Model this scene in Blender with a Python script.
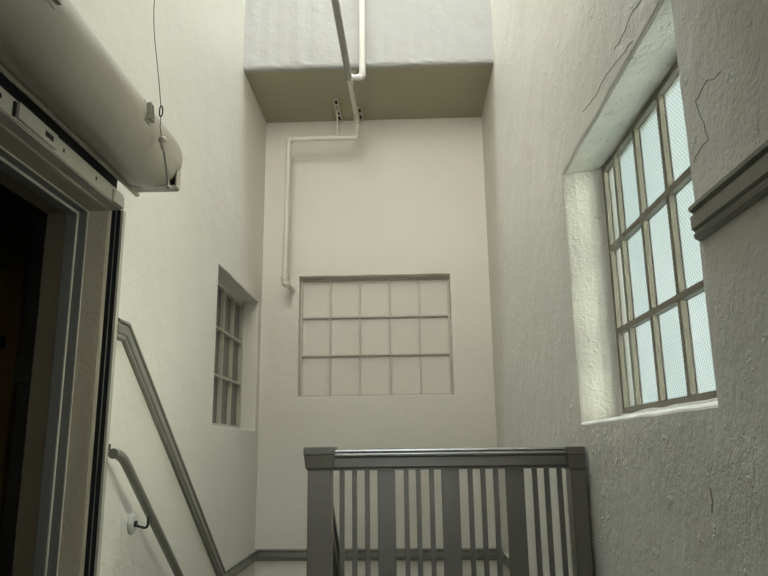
import bpy, bmesh, math, random
from mathutils import Vector, Matrix
from mathutils import noise as mnoise
random.seed(7)
for o in list(bpy.data.objects): bpy.data.objects.remove(o)
SC = bpy.context.scene
COL = SC.collection

# ------------------------------------------------------------ camera
F = 699.6
def nrm(v): return Vector(v).normalized()
Yc = nrm((24, -160, F)); Zc = Vector((-40, 3053, F)); Zc = (Zc - Yc*Zc.dot(Yc)).normalized(); Xc = Yc.cross(Zc)
if Xc.x < 0: Xc = -Xc
right = Vector((Xc[0], Yc[0], Zc[0])); up = Vector((Xc[1], Yc[1], Zc[1])); fwd = Vector((Xc[2], Yc[2], Zc[2]))
cam = bpy.data.cameras.new('camera'); cam.sensor_width = 36; cam.lens = F/768*36; cam.clip_start = .05
co = bpy.data.objects.new('camera', cam); COL.objects.link(co)
M3 = Matrix((right, up, -fwd)).transposed()
co.matrix_world = Matrix.Translation((0, 0, 1.07)) @ M3.to_4x4()
SC.camera = co

# ------------------------------------------------------------ world, lights, exposure
w = bpy.data.worlds.new('sky'); SC.world = w; w.use_nodes = True
bg = w.node_tree.nodes['Background']; bg.inputs[0].default_value = (.79, .92, .98, 1); bg.inputs[1].default_value = 2.0
def area(name, loc, rot, sx, sy, power, col):
    l = bpy.data.lights.new(name, 'AREA'); l.shape = 'RECTANGLE'; l.size = sx; l.size_y = sy; l.energy = power; l.color = col
    o = bpy.data.objects.new(name, l); COL.objects.link(o); o.location = loc; o.rotation_euler = rot
    return o
area('skylight_daylight', (-.23, 3.65, 9.05), (0, 0, 0), 1.7, 1.7, 390, (.82, .92, 1.0))
area('clerestory_daylight', (-.23, -2.75, 4.75), (math.radians(90), 0, 0), 1.7, 3.0, 195, (1.0, .95, .84))
area('hall_fill', (-.23, -6.55, 1.35), (math.radians(90), 0, 0), 1.5, 2.2, 40, (1.0, .98, .94))  # added fill from behind the camera for the railing and lower walls
area('window_daylight', (1.75, 2.17, 1.75), (0, math.radians(90), 0), 1.6, 1.9, 12, (.86, .95, .97))
wd = area('window_fill', (3.6, 1.2, 2.3), (0, 0, 0), 3.0, 3.0, 880, (1.0, .90, .80))  # added lamp beyond the panes that brightens the left wall
wd.rotation_euler = (Vector((3.6, 1.2, 2.3)) - Vector((-1.1, 3.0, 1.9))).to_track_quat('Z', 'Y').to_euler()
vs = SC.view_settings
vs.view_transform = 'Standard'; vs.look = 'None'; vs.gamma = 1; vs.use_curve_mapping = False; vs.exposure = 0.0

# ------------------------------------------------------------ materials
def mat(name, col, rough=.5, metal=0, spec=.5):
    m = bpy.data.materials.new(name); m.use_nodes = True
    b = m.node_tree.nodes['Principled BSDF']
    b.inputs['Base Color'].default_value = (*col, 1); b.inputs['Roughness'].default_value = rough
    b.inputs['Metallic'].default_value = metal; b.inputs['Specular IOR Level'].default_value = spec
    return m
def N(m, t, **k):
    n = m.node_tree.nodes.new(t)
    for a, v in k.items(): setattr(n, a, v)
    return n
def L(m, a, b): m.node_tree.links.new(a, b)
def coords(m, scale=(1, 1, 1), rot=(0, 0, 0)):
    t = N(m, 'ShaderNodeTexCoord'); mp = N(m, 'ShaderNodeMapping')
    mp.inputs['Scale'].default_value = scale; mp.inputs['Rotation'].default_value = rot
    L(m, t.outputs['Object'], mp.inputs[0]); return mp.outputs[0]
def noise(m, vec, scale, detail=4, rough=.5):
    n = N(m, 'ShaderNodeTexNoise'); n.inputs['Scale'].default_value = scale; n.inputs['Detail'].default_value = detail
    n.inputs['Roughness'].default_value = rough; L(m, vec, n.inputs['Vector']); return n.outputs['Fac']
def ramp(m, fac, p0, p1, c0=(0, 0, 0, 1), c1=(1, 1, 1, 1)):
    r = N(m, 'ShaderNodeValToRGB'); r.color_ramp.elements[0].position = p0; r.color_ramp.elements[1].position = p1
    r.color_ramp.elements[0].color = c0; r.color_ramp.elements[1].color = c1; L(m, fac, r.inputs[0]); return r.outputs[0]
def bump(m, h, dist, strength=1, prev=None):
    b = N(m, 'ShaderNodeBump'); b.inputs['Strength'].default_value = strength; b.inputs['Distance'].default_value = dist
    L(m, h, b.inputs['Height'])
    if prev is not None: L(m, prev, b.inputs['Normal'])
    return b.outputs[0]
def plaster(name, col, col2, fine, coarse, rough=.55, strokes=0., rot=(0, 0, 0), spec=.35, blot=0.):
    m = mat(name, col, rough, 0, spec); b = m.node_tree.nodes['Principled BSDF']
    v = coords(m)
    n0 = noise(m, v, .9, 3, .6)
    mx = N(m, 'ShaderNodeMix', data_type='RGBA'); mx.inputs[6].default_value = (*col, 1); mx.inputs[7].default_value = (*col2, 1)
    L(m, ramp(m, n0, .35, .7), mx.inputs[0]); L(m, mx.outputs[2], b.inputs['Base Color'])
    h = noise(m, v, 80, 3, .65)
    if blot:
        mm_ = N(m, 'ShaderNodeMath', operation='MULTIPLY'); L(m, h, mm_.inputs[0]); L(m, ramp(m, noise(m, v, 3.1, 4, .6), .35, .62), mm_.inputs[1]); h = mm_.outputs[0]
    nb = bump(m, h, fine)
    nb = bump(m, noise(m, v, 14, 5, .6), coarse, 1, nb)
    nb = bump(m, noise(m, v, 2.2, 2, .5), coarse*3, 1, nb)
    if strokes:
        vs_ = coords(m, (1, 1.25, .9), rot)
        nb = bump(m, ramp(m, noise(m, vs_, 4.5, 6, .62), .42, .6), strokes, 1, nb)
    if blot:
        nb = bump(m, ramp(m, noise(m, v, 13, 5, .7), .60, .66), blot, 1, nb)
    L(m, nb, b.inputs['Normal'])
    return m
WALL = (.78, .755, .68); WALL2 = (.76, .733, .65)
M_wall = plaster('wall_plaster', WALL, WALL2, .0014, .0035)
M_wallR = plaster('wall_plaster_rough', WALL, (.735, .71, .64), .0034, .0050, .5, .0016, (math.radians(25), 0, 0), .45, .003)
M_beam = plaster('beam_plaster', (.44, .443, .43), (.415, .415, .40), .0012, .004, .55, .002, (0, math.radians(60), 0))  # colour kept greyer than the walls to offset strong light on the beam
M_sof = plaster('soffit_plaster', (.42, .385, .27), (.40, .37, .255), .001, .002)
M_floor = plaster('floor_paint', (.20, .19, .17), (.17, .16, .14), .0008, .001, .45)
M_trim = mat('trim_paint', (.215, .21, .175), .36, 0, .5)
_n = bump(M_trim, noise(M_trim, coords(M_trim, (1, 1, 1)), 30, 3), .0012); L(M_trim, _n, M_trim.node_tree.nodes['Principled BSDF'].inputs['Normal'])
M_guard = mat('railing_paint', (.125, .118, .094), .30, 0, .5)
_n = bump(M_guard, noise(M_guard, coords(M_guard), 25, 3), .001); L(M_guard, _n, M_guard.node_tree.nodes['Principled BSDF'].inputs['Normal'])
M_hand = mat('handrail_paint', (.19, .185, .155), .35, 0, .5)
M_hood = mat('hood_paint', (.40, .37, .30), .30, 0, .5)
_h = coords(M_hood, (1, .12, 1)); _n = bump(M_hood, noise(M_hood, _h, 14, 3), .003); _n = bump(M_hood, noise(M_hood, coords(M_hood), 5, 2), .008, 1, _n)
L(M_hood, _n, M_hood.node_tree.nodes['Principled BSDF'].inputs['Normal'])
M_steel = mat('painted_steel_cream', (.43, .41, .345), .45, 0, .5)
M_frame = mat('door_frame_paint', (.14, .143, .132), .4, 0, .5)
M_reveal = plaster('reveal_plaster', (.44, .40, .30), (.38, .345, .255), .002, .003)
M_black = mat('dark_slot', (.006, .006, .006), .8)
M_pipeW = mat('pipe_white_paint', (.72, .71, .66), .4)
M_pipeC = mat('pipe_cream_paint', (.68, .65, .56), .42)
M_pipeD = mat('pipe_grey_paint', (.33, .32, .27), .42)
M_bar = mat('window_bar_paint', (.23, .21, .165), .5)
M_barC = mat('window_bar_cream', (.55, .525, .445), .5)
M_wire = mat('wire_steel', (.16, .15, .13), .4, .6)
M_darkmet = mat('dark_metal', (.04, .038, .033), .4, .5)
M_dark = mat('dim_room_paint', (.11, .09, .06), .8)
M_brown = mat('brown_panel', (.30, .19, .07), .6)
M_plateW = mat('rosette_paint', (.5, .49, .46), .35)

def hatch(m, s, axis, width=.16, rotdeg=0):
    """fine wire pattern height / mask (0..1) in the plane of the pane"""
    outs = []
    for a in (45, -45):
        v = coords(m, (1, 1, 1), (math.radians(a+rotdeg), 0, 0) if axis == 'x' else (0, math.radians(a+rotdeg), 0))
        wv = N(m, 'ShaderNodeTexWave', wave_type='BANDS', bands_direction='Z', wave_profile='SIN')
        wv.inputs['Scale'].default_value = s; L(m, v, wv.inputs['Vector']); outs.append(wv.outputs['Fac'])
    mxm = N(m, 'ShaderNodeMath', operation='MAXIMUM'); L(m, outs[0], mxm.inputs[0]); L(m, outs[1], mxm.inputs[1])
    return mxm.outputs[0], outs
# lit obscure wired glass
M_glass = bpy.data.materials.new('wired_obscure_glass'); M_glass.use_nodes = True
def build_glass(m):
    nt = m.node_tree; nt.nodes.clear()
    out = nt.nodes.new('ShaderNodeOutputMaterial')
    tr = nt.nodes.new('ShaderNodeBsdfTranslucent'); gl = nt.nodes.new('ShaderNodeBsdfGlossy'); gl.inputs['Roughness'].default_value = .25
    fac, o2 = hatch(m, 26, 'x')
    col = ramp(m, fac, .72, .96, (.93, .93, .88, 1), (.50, .58, .57, 1))
    v = coords(m); n = noise(m, v, 3, 3)
    mx = N(m, 'ShaderNodeMix', data_type='RGBA', blend_type='MULTIPLY'); mx.inputs[0].default_value = .5
    L(m, col, mx.inputs[6]); L(m, ramp(m, n, .3, .75, (.8, .86, .84, 1), (1, 1, 1, 1)), mx.inputs[7])
    dk = N(m, 'ShaderNodeMix', data_type='RGBA', blend_type='MULTIPLY'); dk.inputs[0].default_value = 1; dk.inputs[7].default_value = (.15, .15, .15, 1)
    L(m, mx.outputs[2], dk.inputs[6]); L(m, dk.outputs[2], tr.inputs[0])
    nb = bump(m, fac, .002); L(m, nb, gl.inputs['Normal'])
    rf = nt.nodes.new('ShaderNodeBsdfRefraction'); rf.inputs['IOR'].default_value = 1.02; rf.inputs['Roughness'].default_value = .6
    L(m, mx.outputs[2], rf.inputs[0])
    m0 = nt.nodes.new('ShaderNodeMixShader'); m0.inputs[0].default_value = .72
    L(m, tr.outputs[0], m0.inputs[1]); L(m, rf.outputs[0], m0.inputs[2])
    ms = nt.nodes.new('ShaderNodeMixShader'); ms.inputs[0].default_value = .05
    L(m, m0.outputs[0], ms.inputs[1]); L(m, gl.outputs[0], ms.inputs[2]); L(m, ms.outputs[0], out.inputs[0])
build_glass(M_glass)
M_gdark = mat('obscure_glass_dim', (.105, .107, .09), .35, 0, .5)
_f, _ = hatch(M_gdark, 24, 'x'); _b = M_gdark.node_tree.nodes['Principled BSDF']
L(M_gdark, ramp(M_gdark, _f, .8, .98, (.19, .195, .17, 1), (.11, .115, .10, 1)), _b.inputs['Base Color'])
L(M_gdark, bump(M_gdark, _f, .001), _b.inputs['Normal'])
M_gpaint = mat('painted_wired_glass', (.77, .74, .66), .5, 0, .4)
_f, _ = hatch(M_gpaint, 24, 'y'); _n = bump(M_gpaint, _f, .0012); _n = bump(M_gpaint, noise(M_gpaint, coords(M_gpaint), 5, 3), .006, 1, _n)
L(M_gpaint, _n, M_gpaint.node_tree.nodes['Principled BSDF'].inputs['Normal'])

# ------------------------------------------------------------ mesh helpers
def new(name, bm, m, parent=None, smooth=False, bevel=0):
    me = bpy.data.meshes.new(name); bmesh.ops.recalc_face_normals(bm, faces=bm.faces); bm.to_mesh(me); bm.free()
    for mm in (m if isinstance(m, (list, tuple)) else [m]): me.materials.append(mm)
    if smooth:
        for p in me.polygons: p.use_smooth = True
    o = bpy.data.objects.new(name, me); COL.objects.link(o)
    if parent is not None:
        o.parent = parent; o.location = -parent.location if parent.type == 'EMPTY' or True else (0, 0, 0)
        p = parent.parent
        if p is not None: o.location = (0, 0, 0)
    if bevel:
        md = o.modifiers.new('bevel', 'BEVEL'); md.width = bevel; md.segments = 2; md.limit_method = 'ANGLE'; md.angle_limit = math.radians(40)
    if smooth:
        md = o.modifiers.new('es', 'EDGE_SPLIT'); md.split_angle = math.radians(45)
    return o
def thing(name, label, cat, loc, group=None):
    o = bpy.data.objects.new(name, None); COL.objects.link(o); o.location = loc; o.empty_display_size = .1
    o['label'] = label; o['category'] = cat
    if group: o['group'] = group
    return o
def struct(o, label=None, cat=None):
    o['kind'] = 'structure'
    if label: o['label'] = label
    if cat: o['category'] = cat
    return o
def box(bm, x0, x1, y0, y1, z0, z1):
    v = [bm.verts.new((x, y, z)) for x in (x0, x1) for y in (y0, y1) for z in (z0, z1)]
    for f in ((0, 1, 3, 2), (4, 6, 7, 5), (0, 4, 5, 1), (2, 3, 7, 6), (0, 2, 6, 4), (1, 5, 7, 3)): bm.faces.new([v[i] for i in f])
    return bm
def B(*a):
    return box(bmesh.new(), *a)
def frame_of(d):
    d = Vector(d).normalized(); a = Vector((0, 0, 1)) if abs(d.z) < .9 else Vector((1, 0, 0))
    u = d.cross(a).normalized(); return u, d.cross(u).normalized()
def tube(bm, pts, r, n=16, caps=True):
    pts = [Vector(p) for p in pts]; rs = r if isinstance(r, (list, tuple)) else [r]*len(pts)
    rings = []; u = None
    for i, p in enumerate(pts):
        if i == 0: d = pts[1]-pts[0]
        elif i == len(pts)-1: d = pts[-1]-pts[-2]
        else: d = (pts[i+1]-p).normalized() + (p-pts[i-1]).normalized()
        d.normalize()
        if u is None: u, v = frame_of(d)
        else:
            u = (u - d*u.dot(d)).normalized(); v = d.cross(u)
        rings.append([bm.verts.new(p + (u*math.cos(2*math.pi*k/n) + v*math.sin(2*math.pi*k/n))*rs[i]) for k in range(n)])
    for a, b in zip(rings, rings[1:]):
        for k in range(n): bm.faces.new((a[k], a[(k+1) % n], b[(k+1) % n], b[k]))
    if caps: bm.faces.new(rings[0]); bm.faces.new(rings[-1])
    return bm
def T(pts, r, n=16): return tube(bmesh.new(), pts, r, n)
def bend(p0, p1, p2, rad, n=8):
    """points for a rounded corner at p1"""
    p0, p1, p2 = map(Vector, (p0, p1, p2)); a = (p0-p1).normalized()*rad; b = (p2-p1).normalized()*rad
    out = []
    for i in range(n+1):
        t = i/n; out.append((p1+a)*(1-t)**2 + p1*2*t*(1-t) + (p1+b)*t*t)
    return out
def prism(bm, poly, axis, a0, a1):
    """extrude a 2D polygon along an axis; poly coordinates are the other two axes in order"""
    def P(p, a):
        return (a, p[0], p[1]) if axis == 'x' else (p[0], a, p[1]) if axis == 'y' else (p[0], p[1], a)
    A = [bm.verts.new(P(p, a0)) for p in poly]; Bv = [bm.verts.new(P(p, a1)) for p in poly]
    bm.faces.new(A); bm.faces.new(Bv)
    for i in range(len(poly)):
        j = (i+1) % len(poly); bm.faces.new((A[i], A[j], Bv[j], Bv[i]))
    return bm
def ring_wall(bm, mp, outer, hole, depth_pts, wob=0., seg=24, back=.22, ch=.006):
    """wall face with a rectangular opening. mp(u, v, d) -> 3D (d = depth into the wall).
    depth_pts: list of (depth, inset_bottom, inset_top, inset_u0, inset_u1) giving the reveal."""
    u0, u1, v0, v1 = hole; U0, U1, V0, V1 = outer
    def side_pts(a0, a1, b0, b1, wobble, s):
        pts = []
        for i in range(seg): pts.append((a0+(a1-a0)*i/seg, b0))
        for i in range(seg): pts.append((a1, b0+(b1-b0)*i/seg))
        for i in range(seg): pts.append((a1-(a1-a0)*i/seg, b1))
        for i in range(seg): pts.append((a0, b1-(b1-b0)*i/seg))
        if wobble:
            pts = [(p[0]+wobble*mnoise.noise(Vector((p[0]*7, p[1]*7, s))), p[1]+wobble*mnoise.noise(Vector((p[0]*7, p[1]*7, s+9)))) for p in pts]
        return pts
    loops = []
    loops.append([bm.verts.new(mp(p[0], p[1], 0)) for p in side_pts(U0, U1, V0, V1, 0, 0)])
    loops.append([bm.verts.new(mp(p[0], p[1], 0)) for p in side_pts(u0-ch, u1+ch, v0-ch, v1+ch, wob, 1)])
    loops.append([bm.verts.new(mp(p[0], p[1], ch*.35)) for p in side_pts(u0-ch*.3, u1+ch*.3, v0-ch*.3, v1+ch*.3, wob, 1)])
    for k, (d, ib, it, i0, i1) in enumerate(depth_pts):
        loops.append([bm.verts.new(mp(p[0], p[1], d)) for p in side_pts(u0+i0, u1-i1, v0+ib, v1-it, wob, 1+.15*k)])
    loops.append([bm.verts.new(mp(p[0], p[1], back)) for p in side_pts(U0, U1, V0, V1, 0, 0)])
    n = seg*4
    for a, b in zip(loops, loops[1:]):
        for k in range(n): bm.faces.new((a[k], a[(k+1) % n], b[(k+1) % n], b[k]))
    a, b = loops[-1], loops[0]
    for k in range(n): bm.faces.new((a[k], a[(k+1) % n], b[(k+1) % n], b[k]))
    return bm

XL, XR, YB, YF, YN, YW = -1.137, .668, 5.40, 4.54, -6.4, -2.6
ZT, ZL, ZS = 9.0, -2.6, 3.755       # roof, lowest floor, soffit

# ------------------------------------------------------------ setting: walls
bm = bmesh.new()
mpL = lambda u, v, d: (XL-d, u, v)
ring_wall(bm, mpL, (YN, 3.35, ZL, ZT), (.30, 2.55, 0.0, 1.988), [(.012, 0, 0, 0, 0), (.10, 0, 0, 0, 0), (.22, 0, 0, 0, 0)], 0, 12, .24, .004)
ring_wall(bm, mpL, (3.35, YB+.2, ZL, ZT), (4.115, 5.290, 1.214, 2.184), [(.02, 0, 0, 0, 0), (.115, 0, 0, .0, .0), (.20, 0, 0, 0, 0)], .004, 16, .24, .006)
wall_left = struct(new('wall_left', bm, M_wall))
bm = bmesh.new()
mpR = lambda u, v, d: (XR+d, u, v)
def R_reveal():
    return [(.012, .002, .0, 0, 0), (.05, .008, -.004, .004, .004), (.10, .016, -.010, .006, .006), (.145, .024, -.014, .010, .012), (.156, .034, -.016, .018, .018), (.185, .034, -.016, .018, .018)]
ring_wall(bm, mpR, (YN, YB+.2, ZL, ZT), (1.552, 2.770, 1.155, 2.176), R_reveal(), .005, 60, .32, .008)
wall_right = struct(new('wall_right', bm, M_wallR))
bm = bmesh.new()
mpB = lambda u, v, d: (u, YB+d, v)
ring_wall(bm, mpB, (XL, XR, ZL, ZS), (-.839, .357, 1.465, 2.414), [(.012, 0, 0, 0, 0), (.10, 0, .0, 0, 0), (.2, 0, 0, 0, 0)], .003, 16, .24, .006)
wall_back = struct(new('wall_back', bm, M_wall))
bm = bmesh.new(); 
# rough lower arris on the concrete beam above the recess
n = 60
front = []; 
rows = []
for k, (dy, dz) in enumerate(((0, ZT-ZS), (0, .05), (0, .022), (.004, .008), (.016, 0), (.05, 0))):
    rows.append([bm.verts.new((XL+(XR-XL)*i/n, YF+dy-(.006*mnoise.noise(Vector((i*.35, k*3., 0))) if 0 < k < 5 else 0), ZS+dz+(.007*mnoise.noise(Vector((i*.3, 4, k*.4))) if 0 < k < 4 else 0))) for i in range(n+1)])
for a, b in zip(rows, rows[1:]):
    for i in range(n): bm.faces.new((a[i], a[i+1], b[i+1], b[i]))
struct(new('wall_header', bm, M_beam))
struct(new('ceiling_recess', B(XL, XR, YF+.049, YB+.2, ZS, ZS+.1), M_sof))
bm = bmesh.new(); box(bm, XL, XR, YW, 2.8, ZT, ZT+.1); box(bm, XL, XR, YF, YB, ZT, ZT+.1)
struct(new('ceiling', bm, M_wall))
struct(new('ceiling_landing', B(XL, XR, YN, 1.62, 2.75, 2.95), M_wall))
bm = bmesh.new(); ring_wall(bm, lambda u, v, d: (u, YN-d, v), (XL, XR, ZL, 2.75), (XL+.12, XR-.12, .25, 2.45), [(.02, 0, 0, 0, 0), (.1, 0, 0, 0, 0)], 0, 2, .12, .005)
struct(new('wall_near', bm, M_wall))
bm = bmesh.new(); box(bm, -.25, -.21, YN-.06, YN-.02, .25, 2.45); box(bm, XL+.12, XR-.12, YN-.06, YN-.02, 1.3, 1.34)
struct(new('window_6_fill', bm, M_bar))  # unseen window added behind the camera for the hall fill light
bm = bmesh.new(); ring_wall(bm, lambda u, v, d: (u, YW-d, v), (XL, XR, 2.95, ZT), (XL+.08, XR-.08, 3.2, 6.3), [(.02, 0, 0, 0, 0), (.1, 0, 0, 0, 0)], 0, 2, .12, .005)
struct(new('wall_upper_floor', bm, M_wall))
bm = bmesh.new()
for k in range(4): box(bm, XL+.08+.53*k, XL+.12+.53*k, YW-.06, YW-.02, 3.2, 6.3)
struct(new('window_5', bm, M_bar))
# skylight over the shaft
bm = bmesh.new()
for y in (2.8, 3.35, 3.9, 4.5): box(bm, XL, XR, y-.02 if y > 2.8 else y, y+.02, ZT, ZT+.06)
box(bm, XL, XL+.03, 2.8, 4.5, ZT, ZT+.06); box(bm, XR-.03, XR, 2.8, 4.5, ZT, ZT+.06)
struct(new('window_4', bm, M_bar))
# floors and stairs
struct(new('floor', B(XL-.24, XR, YN, 2.80, -.2, 0), M_floor))
struct(new('floor_half_landing', B(XL, XR, 4.48, YB, -1.41, -1.21), M_floor))
struct(new('floor_lower', B(XL, XR, YN, YB, ZL-.1, ZL), M_floor))
bm = bmesh.new()
for k in range(6):
    y0 = 2.80+.28*k; box(bm, XL, -.39, y0, y0+.31, -.173*(k+1)-.17, -.173*(k+1))
struct(new('floor_stair_upper', bm, M_floor))
bm = bmesh.new()
for k in range(6):
    y1 = 4.48-.28*k; box(bm, -.29, XR, y1-.31, y1, -1.21-.173*(k+1)-.17, -1.21-.173*(k+1))
struct(new('floor_stair_lower', bm, M_floor))

# crack lines in the right wall plaster
def crack(name, pts, wdt=.0012, seed=0):
    bm = bmesh.new(); out = []
    for a, b in zip(pts, pts[1:]):
        for i in range(8):
            t = i/8; y = a[0]+(b[0]-a[0])*t; z = a[1]+(b[1]-a[1])*t
            out.append((XR-.0004, y+.008*mnoise.noise(Vector((y*25, z*25, seed))), z+.008*mnoise.noise(Vector((y*25, z*25, seed+5)))))
    tube(bm, out, wdt, 6)
    return bm
M_crack = mat('crack_shadow_gap', (.10, .09, .07), .9)

# ------------------------------------------------------------ room beyond the door opening
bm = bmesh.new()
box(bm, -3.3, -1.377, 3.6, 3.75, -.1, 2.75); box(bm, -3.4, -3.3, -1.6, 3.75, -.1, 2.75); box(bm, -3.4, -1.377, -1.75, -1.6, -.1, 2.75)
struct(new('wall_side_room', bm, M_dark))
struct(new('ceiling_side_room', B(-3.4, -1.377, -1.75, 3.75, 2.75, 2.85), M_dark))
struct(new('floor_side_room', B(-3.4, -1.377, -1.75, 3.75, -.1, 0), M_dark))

# ------------------------------------------------------------ windows
def window(name, mp, u0, u1, v0, v1, cols, rows, bw, bd, gd, mbar, mglass, framew, bart, label, sill=False):
    """mp(u, v, d); bars stand bd proud of the glass which lies at depth gd"""
    fr = bmesh.new()
    def bx(bm, a0, a1, b0, b1, d0, d1):
        p, q = mp(a0, b0, d0), mp(a1, b1, d1)
        box(bm, min(p[0], q[0]), max(p[0], q[0]), min(p[1], q[1]), max(p[1], q[1]), min(p[2], q[2]), max(p[2], q[2]))
    f = framew
    bx(fr, u0, u0+f, v0, v1, gd-bd, gd+.02); bx(fr, u1-f, u1, v0, v1, gd-bd, gd+.02)
    bx(fr, u0+f, u1-f, v0, v0+f, gd-bd, gd+.02); bx(fr, u0+f, u1-f, v1-f, v1, gd-bd, gd+.02)
    W = new(name, fr, mbar, None, False, .0015); struct(W)
    for c in cols:
        b = bmesh.new(); bx(b, c-bw/2, c+bw/2, v0+f, v1-f, gd-bd+.001, gd+.008); o = new('mullion', b, mbar, W, False, .001)
    for r in rows:
        b = bmesh.new(); bx(b, u0+f, u1-f, r-bart/2, r+bart/2, gd-bd-.003, gd+.007); o = new('transom', b, mbar, W, False, .001)
    us = [u0+f]+list(cols)+[u1-f]; vv = [v0+f]+list(rows)+[v1-f]
    for i in range(len(us)-1):
        for j in range(len(vv)-1):
            b = bmesh.new(); bx(b, us[i]+bw/2*(i > 0), us[i+1]-bw/2*(i < len(us)-2), vv[j]+bart/2*(j > 0), vv[j+1]-bart/2*(j < len(vv)-2), gd, gd+.006)
            new('pane', b, mglass, W)
    return W
window('window_1', mpR, 1.575, 2.752, 1.189, 2.192, (1.855, 2.103, 2.350, 2.596), (1.503, 1.838), .026, .018, .177, M_bar, M_glass, .022, .022, '')
window('window_2', mpL, 4.115, 5.290, 1.214, 2.184, (4.47, 4.72, 4.985), (1.555, 1.868), .016, .028, .140, M_barC, M_gdark, .030, .014, '')
window('window_3', mpB, -.839, .357, 1.465, 2.414, (-.600, -.364, -.125, .113), (1.790, 2.096), .012, .030, .120, M_barC, M_gpaint, .016, .013, '')

# ------------------------------------------------------------ dado mouldings
PROF = [(0, 0), (.016, 0), (.022, -.004), (.022, -.013), (.013, -.018), (.013, -.023), (.020, -.027), (.020, -.056), (.013, -.061), (.013, -.065), (.017, -.069), (.015, -.078), (.006, -.083), (0, -.083)]
def mould(name, mp, pts, sc=1., m=None, prof=PROF):
    """pts (u, v) of the top edge in the wall plane; mp maps with negative depth = out of the wall"""
    bm = bmesh.new(); rings = []
    P = [Vector(p) for p in pts]
    for i, p in enumerate(P):
        d1 = (P[i]-P[i-1]).normalized() if i else (P[1]-P[0]).normalized()
        d2 = (P[i+1]-P[i]).normalized() if i < len(P)-1 else d1
        n1 = Vector((-d1.y, d1.x)); n2 = Vector((-d2.y, d2.x))
        if n1.y < 0: n1 = -n1
        if n2.y < 0: n2 = -n2
        m_ = (n1+n2)/(1+n1.dot(n2))
        rings.append([bm.verts.new(mp(*(p+m_*(u*sc)), -o*sc)) for o, u in prof])
    n = len(prof)
    for a, b in zip(rings, rings[1:]):
        for k in range(n): bm.faces.new((a[k], a[(k+1) % n], b[(k+1) % n], b[k]))
    bm.faces.new(rings[0]); bm.faces.new(rings[-1])
    return struct(new(name, bm, m or M_trim))
mould('trim_1', mpL, [(2.655, 1.582), (2.765, 1.582), (4.470, .362), (YB, .362)])
mould('trim_2', mpB, [(XL, .362), (XR, .355)])
mould('trim_3', mpR, [(YB, .355), (4.48, .355), (2.9, -.72)])
mould('trim_4', mpR, [(YN, 1.597), (1.53, 1.597)])

# ------------------------------------------------------------ shutter over the door opening
HX, HZ, HR = -.968, 2.163, .122
sh = thing('roller_shutter', 'cream steel rolling shutter in a round hood above the dark door opening', 'shutter', (XL, 2.5, 0))
bm = bmesh.new()
ys = [-.6, 0, .6, 1.2, 1.8, 2.4, 2.485, 2.505]; rr = [1, 1, 1, 1, 1, 1, 1, .955]
tube(bm, [(HX, y, HZ) for y in ys], [HR*k for k in rr], 64)
hood = new('hood', bm, M_hood, sh, True)
bm = T([(-1.058, -.6, 2.068), (-1.058, 2.60, 2.068)], .0105, 12); new('hood_lip', bm, M_hood, hood, True)
# end bracket behind the hood with a flanged corner
bm = bmesh.new(); prism(bm, [(-1.03, 2.045), (-.868, 2.045), (-.860, 2.052), (-.860, 2.125), (-.868, 2.135), (-.93, 2.2), (-1.03, 2.24)], 'y', 2.512, 2.520)
box(bm, -1.025, -.860, 2.455, 2.512, 2.043, 2.048); box(bm, -.8625, -.8575, 2.470, 2.512, 2.046, 2.125)
new('end_bracket', bm, M_hood, sh, False, .001)
bm = B(-.905, -.8626, 2.506, 2.5115, 2.049, 2.120); new('bracket_recess', bm, M_black, sh)
for (bx_, bz_) in ((-.868, 2.128), (-.985, 2.062)):
    new('bolt', T([(bx_, 2.505, bz_), (bx_, 2.498, bz_)], .004, 8), M_darkmet, sh)
# side guide: wall angle, slot, front angle
bm = bmesh.new(); box(bm, -1.1365, -1.132, 2.551, 2.60, 0, 1.985); box(bm, -1.096, -1.088, 2.551, 2.575, 0, 1.985); box(bm, -1.132, -1.0955, 2.568, 2.574, 0, 1.985)
gd = new('side_guide', bm, M_steel, sh)
new('slot_lining', B(-1.132, -1.097, 2.549, 2.5505, 0, 2.0), M_black, sh)
new('slot_edge', B(-1.115, -1.1125, 2.545, 2.549, 0, 2.0), M_frame, sh)
# header angle with latch plate
bm = bmesh.new(); box(bm, -1.094, -1.090, -.6, 2.545, 1.988, 2.046); box(bm, -1.137, -1.094, -.6, 2.545, 1.984, 1.988)
hd = new('header_angle', bm, M_steel, sh)
new('curtain_slot', B(-1.135, -1.098, -.6, 2.5, 2.046, 2.10), M_black, sh)
def hdr(y0, y1, z0, z1, d, m, nm):
    return new(nm, B(-1.090, -1.090+d, y0, y1, z0, z1), m, sh, False, .001)
hdr(1.78, 2.00, 1.992, 2.040, .012, M_steel, 'latch_plate')
hdr(1.925, 1.975, 2.006, 2.024, .0126, M_black, 'latch_hole')
hdr(1.765, 1.775, 1.992, 2.036, .006, M_black, 'latch_pin')
for y in (1.70, 2.06, 2.30): hdr(y, y+.008, 2.012, 2.026, .002, M_black, 'screw_hole')
hdr(2.44, 2.535, 1.986, 2.03, .010, M_steel, 'guide_clip')
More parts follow.
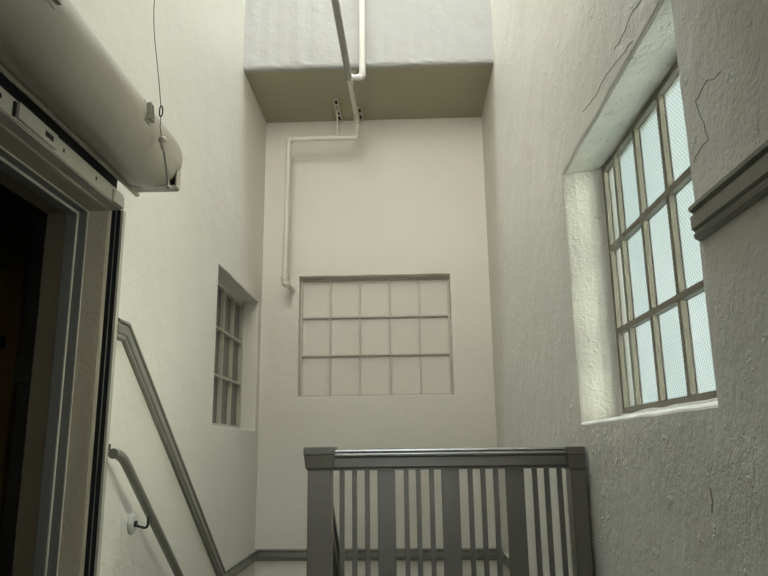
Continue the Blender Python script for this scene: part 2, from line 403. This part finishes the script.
# hasps riveted on the hood
def hasp(y, phi):
    c, s = math.cos(phi), math.sin(phi)
    def pt(u, yy, h):  # u along the curve, h out
        a = phi+u/HR; return Vector((HX+(HR+h)*math.cos(a), yy, HZ+(HR+h)*math.sin(a)))
    bm = bmesh.new()
    def blk(u0, u1, y0, y1, h0, h1):
        v = [bm.verts.new(pt(u, yy, h)) for u in (u0, u1) for yy in (y0, y1) for h in (h0, h1)]
        for f in ((0, 1, 3, 2), (4, 6, 7, 5), (0, 4, 5, 1), (2, 3, 7, 6), (0, 2, 6, 4), (1, 5, 7, 3)): bm.faces.new([v[i] for i in f])
    blk(-.038, .038, y-.022, y+.024, -.001, .003)
    h = new('hasp', bm, M_hood, sh, False, .0008)
    bm = bmesh.new()
    blk(-.026, .030, y-.010, y-.004, .003, .018); blk(-.026, .030, y+.016, y+.022, .003, .018); blk(.024, .030, y-.004, y+.016, .003, .018); blk(-.026, -.020, y-.004, y+.016, .003, .018)
    o = new('loop', bm, M_hood, h, False, .0008)
    bm = bmesh.new(); blk(-.020, .024, y-.004, y+.016, .003, .0045); new('recess', bm, M_black, h)
hasp(2.125, math.radians(6)); hasp(1.475, math.radians(4))
# stepped metal door frame inside the plaster reveal
bm = bmesh.new()
def fr_step(bm, xa, xb, inset):
    ya, zt = 2.55-inset, 1.988-inset
    box(bm, xb, xa, ya, 2.5499, 0, zt); box(bm, xb, xa, .30, 2.5499, zt, 1.9879); box(bm, xb, xa, .3001, .30+inset, 0, zt)
fr_step(bm, -1.222, -1.258, .010)
D = struct(new('door_1', bm, M_frame, None, False, .002))
bm = bmesh.new(); fr_step(bm, -1.258, -1.302, .020); new('door_stop', bm, M_frame, D, False, .002)
bm = bmesh.new(); fr_step(bm, -1.3022, -1.376, .018); new('inner_lining', bm, M_dark, D)
for a, i in ((-1.2215, .0106), (-1.2575, .0206)):
    bm = bmesh.new(); fr_step(bm, a, a-.004, i); new('frame_edge', bm, M_steel, D)
# plaster lining of the reveal, rounded arris
bm = bmesh.new()
prof = [(-1.133, 0), (-1.136, .004), (-1.144, .0068), (-1.158, .0068), (-1.222, .004), (-1.222, 0)]
path = [(2.5495, 0.), (2.5495, 1.9875), (.3005, 1.9875), (.3005, 0.)]
rg = []
for k, (py, pz) in enumerate(path):
    sy = -1 if k < 2 else 1; sz = 0 if k in (0, 3) else -1
    rg.append([bm.verts.new((x, py+sy*o, pz+sz*o)) for x, o in prof])
for a, b in zip(rg, rg[1:]):
    for k in range(len(prof)-1): bm.faces.new((a[k], a[k+1], b[k+1], b[k]))
new('reveal_lining', bm, M_reveal, D)

# stand-ins for faint, unidentified shapes in the side room
t = thing('door_leaf', 'dark brown panelled door standing in for a faint shape in the unlit room', 'door', (-2.4, 3.55, 0))
new('leaf', B(-2.75, -2.02, 3.54, 3.585, .01, 2.02), M_brown, t, False, .004)
new('rail', B(-2.70, -2.08, 3.525, 3.54, .95, 1.10), M_black, t); new('rail', B(-2.70, -2.08, 3.525, 3.54, 1.60, 1.66), M_black, t)
t = thing('wall_post', 'faint cream post standing in for an unclear shape in the dark side room', 'post', (-1.93, 3.56, 0))
new('shaft', B(-1.985, -1.895, 3.52, 3.599, 0, 2.3), M_frame, t, False, .004)
new('collar', B(-2.0, -1.88, 3.50, 3.52, 1.42, 1.56), M_frame, t, False, .004)

# ------------------------------------------------------------ release cable hanging by the hood
t = thing('release_cable', 'thin steel release wire with ball lever hanging beside the shutter hood', 'cable', (-.81, 2.26, 1.95))
Yw = 2.20
cable = [(-1.128, 2.30, 3.75), (-.98, 2.24, 3.2), (-.905, Yw, 2.85), (-.882, Yw, 2.70), (-.882, Yw, 2.60), (-.872, Yw, 2.50), (-.856, Yw, 2.40), (-.843, Yw, 2.31), (-.834, Yw, 2.240)]
def smooth_pts(p, it=3):
    p = [Vector(q) for q in p]
    for _ in range(it):
        q = [p[0]]
        for a, b in zip(p, p[1:]): q += [a*.75+b*.25, a*.25+b*.75]
        q.append(p[-1]); p = q
    return p
new('wire', T(smooth_pts(cable), .0016, 8), M_wire, t, True)
# link (oval ring)
bm = bmesh.new(); cx_, cz_ = -.832, 2.218
ov = [(cx_+.0055*math.cos(a), Yw, cz_+.020*math.sin(a)) for a in [2*math.pi*i/20 for i in range(21)]]
tube(bm, ov, .0026, 8); new('link', bm, M_darkmet, t, True)
new('lower_wire', T([(-.832, Yw, 2.198), (-.832, Yw, 2.16), (-.826, Yw, 2.126)], .0016, 8), M_wire, t, True)
def ball(c, r, sx=1, sz=1):
    bm = bmesh.new(); bmesh.ops.create_uvsphere(bm, u_segments=20, v_segments=14, radius=r)
    for v in bm.verts: v.co = Vector((v.co.x*sx, v.co.y, v.co.z*sz)) + Vector(c)
    return bm
new('knob', ball((-.819, Yw, 2.110), .0150, 1, .9), M_hood, t, True)
bm = T([(-.819, Yw, 2.104), (-.815, Yw, 2.080), (-.812, Yw, 2.066)], [.011, .009, .004], 12); new('knob_neck', bm, M_hood, t, True)
new('lever_rod', T([(-.817, Yw, 2.09), (-.802, Yw, 2.01), (-.790, Yw, 1.945)], .0036, 10), M_hand, t, True)
new('lever_ball', ball((-.789, Yw, 1.938), .0085), M_hood, t, True)

# ------------------------------------------------------------ wall handrail
t = thing('handrail', 'grey painted tubular handrail sloping down the left stair wall', 'handrail', (-1.067, 2.6, .78))
hx = -1.067; sl = (.498-.801)/(3.468-2.772)
p0 = (hx, 2.566, 1.064); p1 = (hx, 2.665, 1.064)
def hr(y): return 1.064 - .640*(y-2.665)
pts = [p0] + bend(p0, (hx, 2.64, 1.064), (hx, 4.5, 1.064-.72*(4.5-2.64)), .07, 12) + [(hx, 4.5, 1.064-.72*(4.5-2.64))]
new('rail', T(pts, .0185, 20), M_hand, t, True)
for y, dy in ((2.965, 0), (3.95, 0)):
    rz = 1.064-.72*(y-2.64)
    bm = bmesh.new(); rz0 = rz-.048
    tube(bm, [(XL, y, rz0), (XL+.006, y, rz0), (XL+.008, y, rz0), (XL+.011, y, rz0), (XL+.016, y, rz0)], [.042, .042, .038, .036, .028], 32)
    rs = new('rosette', bm, M_plateW, t, True)
    new('bracket_arm', T([(XL+.014, y, rz0-.004)]+bend((XL+.014, y, rz0-.004), (hx, y, rz0-.020), (hx, y, rz-.005), .022, 8)+[(hx, y, rz-.01)], .0055, 10), M_darkmet, t, True)
    new('screw_cap', T([(XL+.016, y, rz0), (XL+.024, y, rz0)], .013, 16), M_darkmet, rs, True)
new('end_bracket', B(-1.100, -1.085, 2.5755, 2.586, 1.074, 1.098), M_darkmet, t)

# ------------------------------------------------------------ guard across the landing
YG = 2.75
g = thing('guard_railing', 'dark grey wooden guard railing with alternating wide and narrow balusters on the landing', 'railing', (.15, YG, 0))
def newel(x0, x1, y0, y1, zb, zt, parent, half=False):
    n_ = new('newel_post', B(x0, x1, y0, y1, zb, zt-.075), M_guard, parent, False, .003)
    e = .015; er = 0 if half else e
    bm = bmesh.new()
    # coved neck under the cap
    for (za, ea), (zb_, eb) in (((zt-.086, .000), (zt-.078, .008)), ((zt-.078, .008), (zt-.0305, .013)),):
        v = []
        for z, ee in ((za, ea), (zb_, eb)):
            r_ = 0 if half else ee
            v.append([bm.verts.new(p) for p in ((x0-ee, y0-ee, z), (x1+r_, y0-ee, z), (x1+r_, y1+ee, z), (x0-ee, y1+ee, z))])
        for k in range(4): bm.faces.new((v[0][k], v[0][(k+1) % 4], v[1][(k+1) % 4], v[1][k]))
        bm.faces.new(v[0]); bm.faces.new(v[1])
    new('neck', bm, M_guard, n_, False, .001)
    new('cap', B(x0-e, x1+er, y0-e, y1+e, zt-.030, zt), M_guard, n_, False, .004)
    return n_
newel(-.378, -.290, 2.700, 2.790, .0, 1.078, g)
newel(.602, .658, 2.705, 2.795, .0, 1.068, g, True)
# top rail profile swept along x
def rail_prof():
    return [(-.032, .990), (-.024, .990), (-.024, .997), (-.032, 1.002), (-.032, 1.036), (-.036, 1.040), (-.044, 1.0415), (-.044, 1.048), (-.038, 1.0535), (-.040, 1.0600), (-.034, 1.0655), (-.02, 1.0675), (.02, 1.0675), (.034, 1.0655), (.044, 1.058), (.044, 1.042), (.032, 1.036), (.032, .990)]
bm = bmesh.new(); prism(bm, [(YG+a, b) for a, b in rail_prof()], 'x', -.290, .602); new('top_rail', bm, M_guard, g, False, .0012)
new('bottom_rail', B(-.290, .602, YG-.02, YG+.02, .07, .13), M_guard, g, False, .003)
for c in (-.253, -.205, -.157, -.009, .037, .087, .233, .281, .329, .475, .520, .568):
    new('narrow_baluster', B(c-.0092, c+.0092, YG-.0095, YG+.0095, .13, .990), M_guard, g, False, .0015)
for a, b in ((-.118, -.051), (.124, .191), (.365, .434)):
    new('wide_baluster', B(a, b, YG-.011, YG+.009, .13, .990), M_guard, g, False, .0015)

# stair railing running down behind the left newel
s = thing('stair_railing', 'dark grey sloping stair railing descending behind the left newel post', 'railing', (-.334, 3.6, -.5))
Sl = .70
def zr(y): return .945 - Sl*(y-2.79)
def sbox(bm, x0, x1, y0, y1, lo, hi):
    v = [bm.verts.new((x, y, zr(y)+h)) for x in (x0, x1) for y in (y0, y1) for h in (lo, hi)]
    for f in ((0, 1, 3, 2), (4, 6, 7, 5), (0, 4, 5, 1), (2, 3, 7, 6), (0, 2, 6, 4), (1, 5, 7, 3)): bm.faces.new([v[i] for i in f])
    return bm
new('stair_rail', sbox(bmesh.new(), -.366, -.302, 2.81, 4.43, -.03, 0), M_guard, s, False, .003)
new('rail_fascia', sbox(bmesh.new(), -.356, -.312, 2.81, 4.43, -.085, -.03), M_guard, s, False, .002)
new('stringer', sbox(bmesh.new(), -.36, -.308, 2.81, 4.43, -1.25, -.93), M_guard, s, False, .002)
for k in range(12):
    y = 2.92+.127*k; hw = .034 if k % 4 == 3 else .0092
    bm = bmesh.new(); box(bm, -.343, -.325, y-hw, y+hw, zr(y)-.95, zr(y)-.06); new('stair_baluster', bm, M_guard, s)
new('stair_newel', B(-.378, -.290, 4.44, 4.53, -1.21, -.10), M_guard, s, False, .003)

# ------------------------------------------------------------ pipes
PR = .021
t = thing('sprinkler_pipe', 'pale painted sprinkler pipe run with elbows dropping down the back wall', 'pipe', (-.9, 5.13, 2.3))
ZP = 3.63; YH = 5.13; XA0, XA1, XA2 = -.372, -.366, -.356
ZH = 3.475; XV = -.898
new('overhead_pipe', T([(-.405, .4, ZP), (XA1, 4.49, ZP)], PR*1.1, 16), M_pipeD, t, True)
new('overhead_pipe', T([(XA1, 4.49, ZP), (XA2, YH, ZP)], PR*.8, 16), M_pipeC, t, True)
XB = -.270; YBp = 4.485
new('vertical_pipe', T([(XB, YBp, ZP), (XB, YBp, ZT)], PR*1.1, 16), M_pipeW, t, True)
new('link_pipe', T([(XA1, YBp, ZP), (XB, YBp, ZP)], PR*.95, 16), M_pipeW, t, True)
new('horizontal_pipe', T([(XA2, YH, ZH), (XV, YH, ZH)], PR, 16), M_pipeC, t, True)
new('drop_pipe', T([(XV, YH, ZH), (XV-.012, YH, 2.31)], PR, 16), M_pipeC, t, True)
new('short_drop_pipe', T([(XA2, YH, ZP), (XA2, YH, ZH)], PR*.7, 14), M_pipeC, t, True)
def fitting(c, d1, d2, m, r=.023, ln=.04, name='elbow'):
    c = Vector(c); d1 = Vector(d1); d2 = Vector(d2)
    bm = bmesh.new(); a = c+d1*ln; b = c+d2*ln
    tube(bm, [a+d1*.0] + bend(a, c, b, ln*.8, 6) + [b], r, 16)
    for p, d in ((a, d1), (b, d2)): tube(bm, [p-d*.012, p+d*.003], r*1.2, 16)
    return new(name, bm, m, t, True)
fitting((XB, YBp, ZP), (0, 0, 1), (-1, 0, 0), M_pipeW, .021, .03)
fitting((XA1, YBp, ZP), (0, -1, 0), (1, 0, 0), M_pipeW, .019, .024)
fitting((XA2, YH, ZP), (0, -1, 0), (0, 0, -1), M_pipeC, .020, .028)
fitting((XA2, YH, ZH), (0, 0, 1), (-1, 0, 0), M_pipeC, .019, .026)
fitting((XV, YH, ZH), (1, 0, 0), (0, 0, -1), M_pipeC, .022, .036)
fitting((XV-.012, YH, 2.305), (0, 0, 1), (.25, .97, 0), M_pipeC, .026, .04)
new('wall_stub', T([(XV-.003, YH+.03, 2.305), (XV+.01, YB, 2.305)], .018, 14), M_pipeC, t, True)
new('drain_plug', T([(XV-.012, YH, 2.300), (XV+.018, YH-.03, 2.272)], [.024, .018], 14), M_pipeC, t, True)
def strut(x, y0, y1, holes, rod, label):
    h = thing('pipe_hanger', label, 'bracket', (x, (y0+y1)/2, ZS), 'pipe hangers on the soffit')
    bm = bmesh.new(); box(bm, x-.019, x+.019, y0, y1, ZS-.005, ZS-.001); box(bm, x-.021, x-.018, y0, y1, ZS-.022, ZS-.001); box(bm, x+.018, x+.021, y0, y1, ZS-.022, ZS-.001)
    st = new('slotted_channel', bm, M_pipeC, h)
    for (ya, yb) in holes: new('slot', B(x-.009, x+.009, ya, yb, ZS-.008, ZS-.005), M_black, st)
    if rod: new('rod', T([(rod[0], rod[1], ZS-.004), (rod[0], rod[1], rod[2]+.012)], .0055, 8), M_pipeC, h)
strut(-.515, 5.00, 5.385, ((5.04, 5.09), (5.13, 5.19), (5.235, 5.27), (5.31, 5.37)), (-.512, 5.13, ZH+.012), 'slotted channel bracket on the soffit holding the horizontal pipe by a rod')
strut(-.338, 5.16, 5.385, ((5.18, 5.24), (5.30, 5.36)), (-.35, 5.165, ZP+.01), 'short slotted channel bracket on the soffit above the overhead pipe end')
strut(-.350, 4.60, 4.72, (), (-.352, 4.62, ZP+.01), 'small pale bracket under the soffit edge above the pipe junction')

# cracks
cr = [crack('c', [(1.723, 2.263), (1.823, 2.285), (1.887, 2.265), (2.0, 2.271)], .0009, 1),
      crack('c', [(1.82, 2.202), (1.941, 2.218), (2.088, 2.245), (2.226, 2.241), (2.416, 2.273)], .0009, 2),
      crack('c', [(1.345, 1.824), (1.41, 1.842), (1.473, 1.83), (1.447, 1.756), (1.436, 1.716), (1.506, 1.713), (1.523, 1.694)], .0007, 3),
      crack('c', [(1.631, .973), (1.627, .95), (1.641, .917)], .0012, 4)]
for c in cr:
    o = struct(new('crack', c, M_crack, wall_right)); o.location = (0, 0, 0)
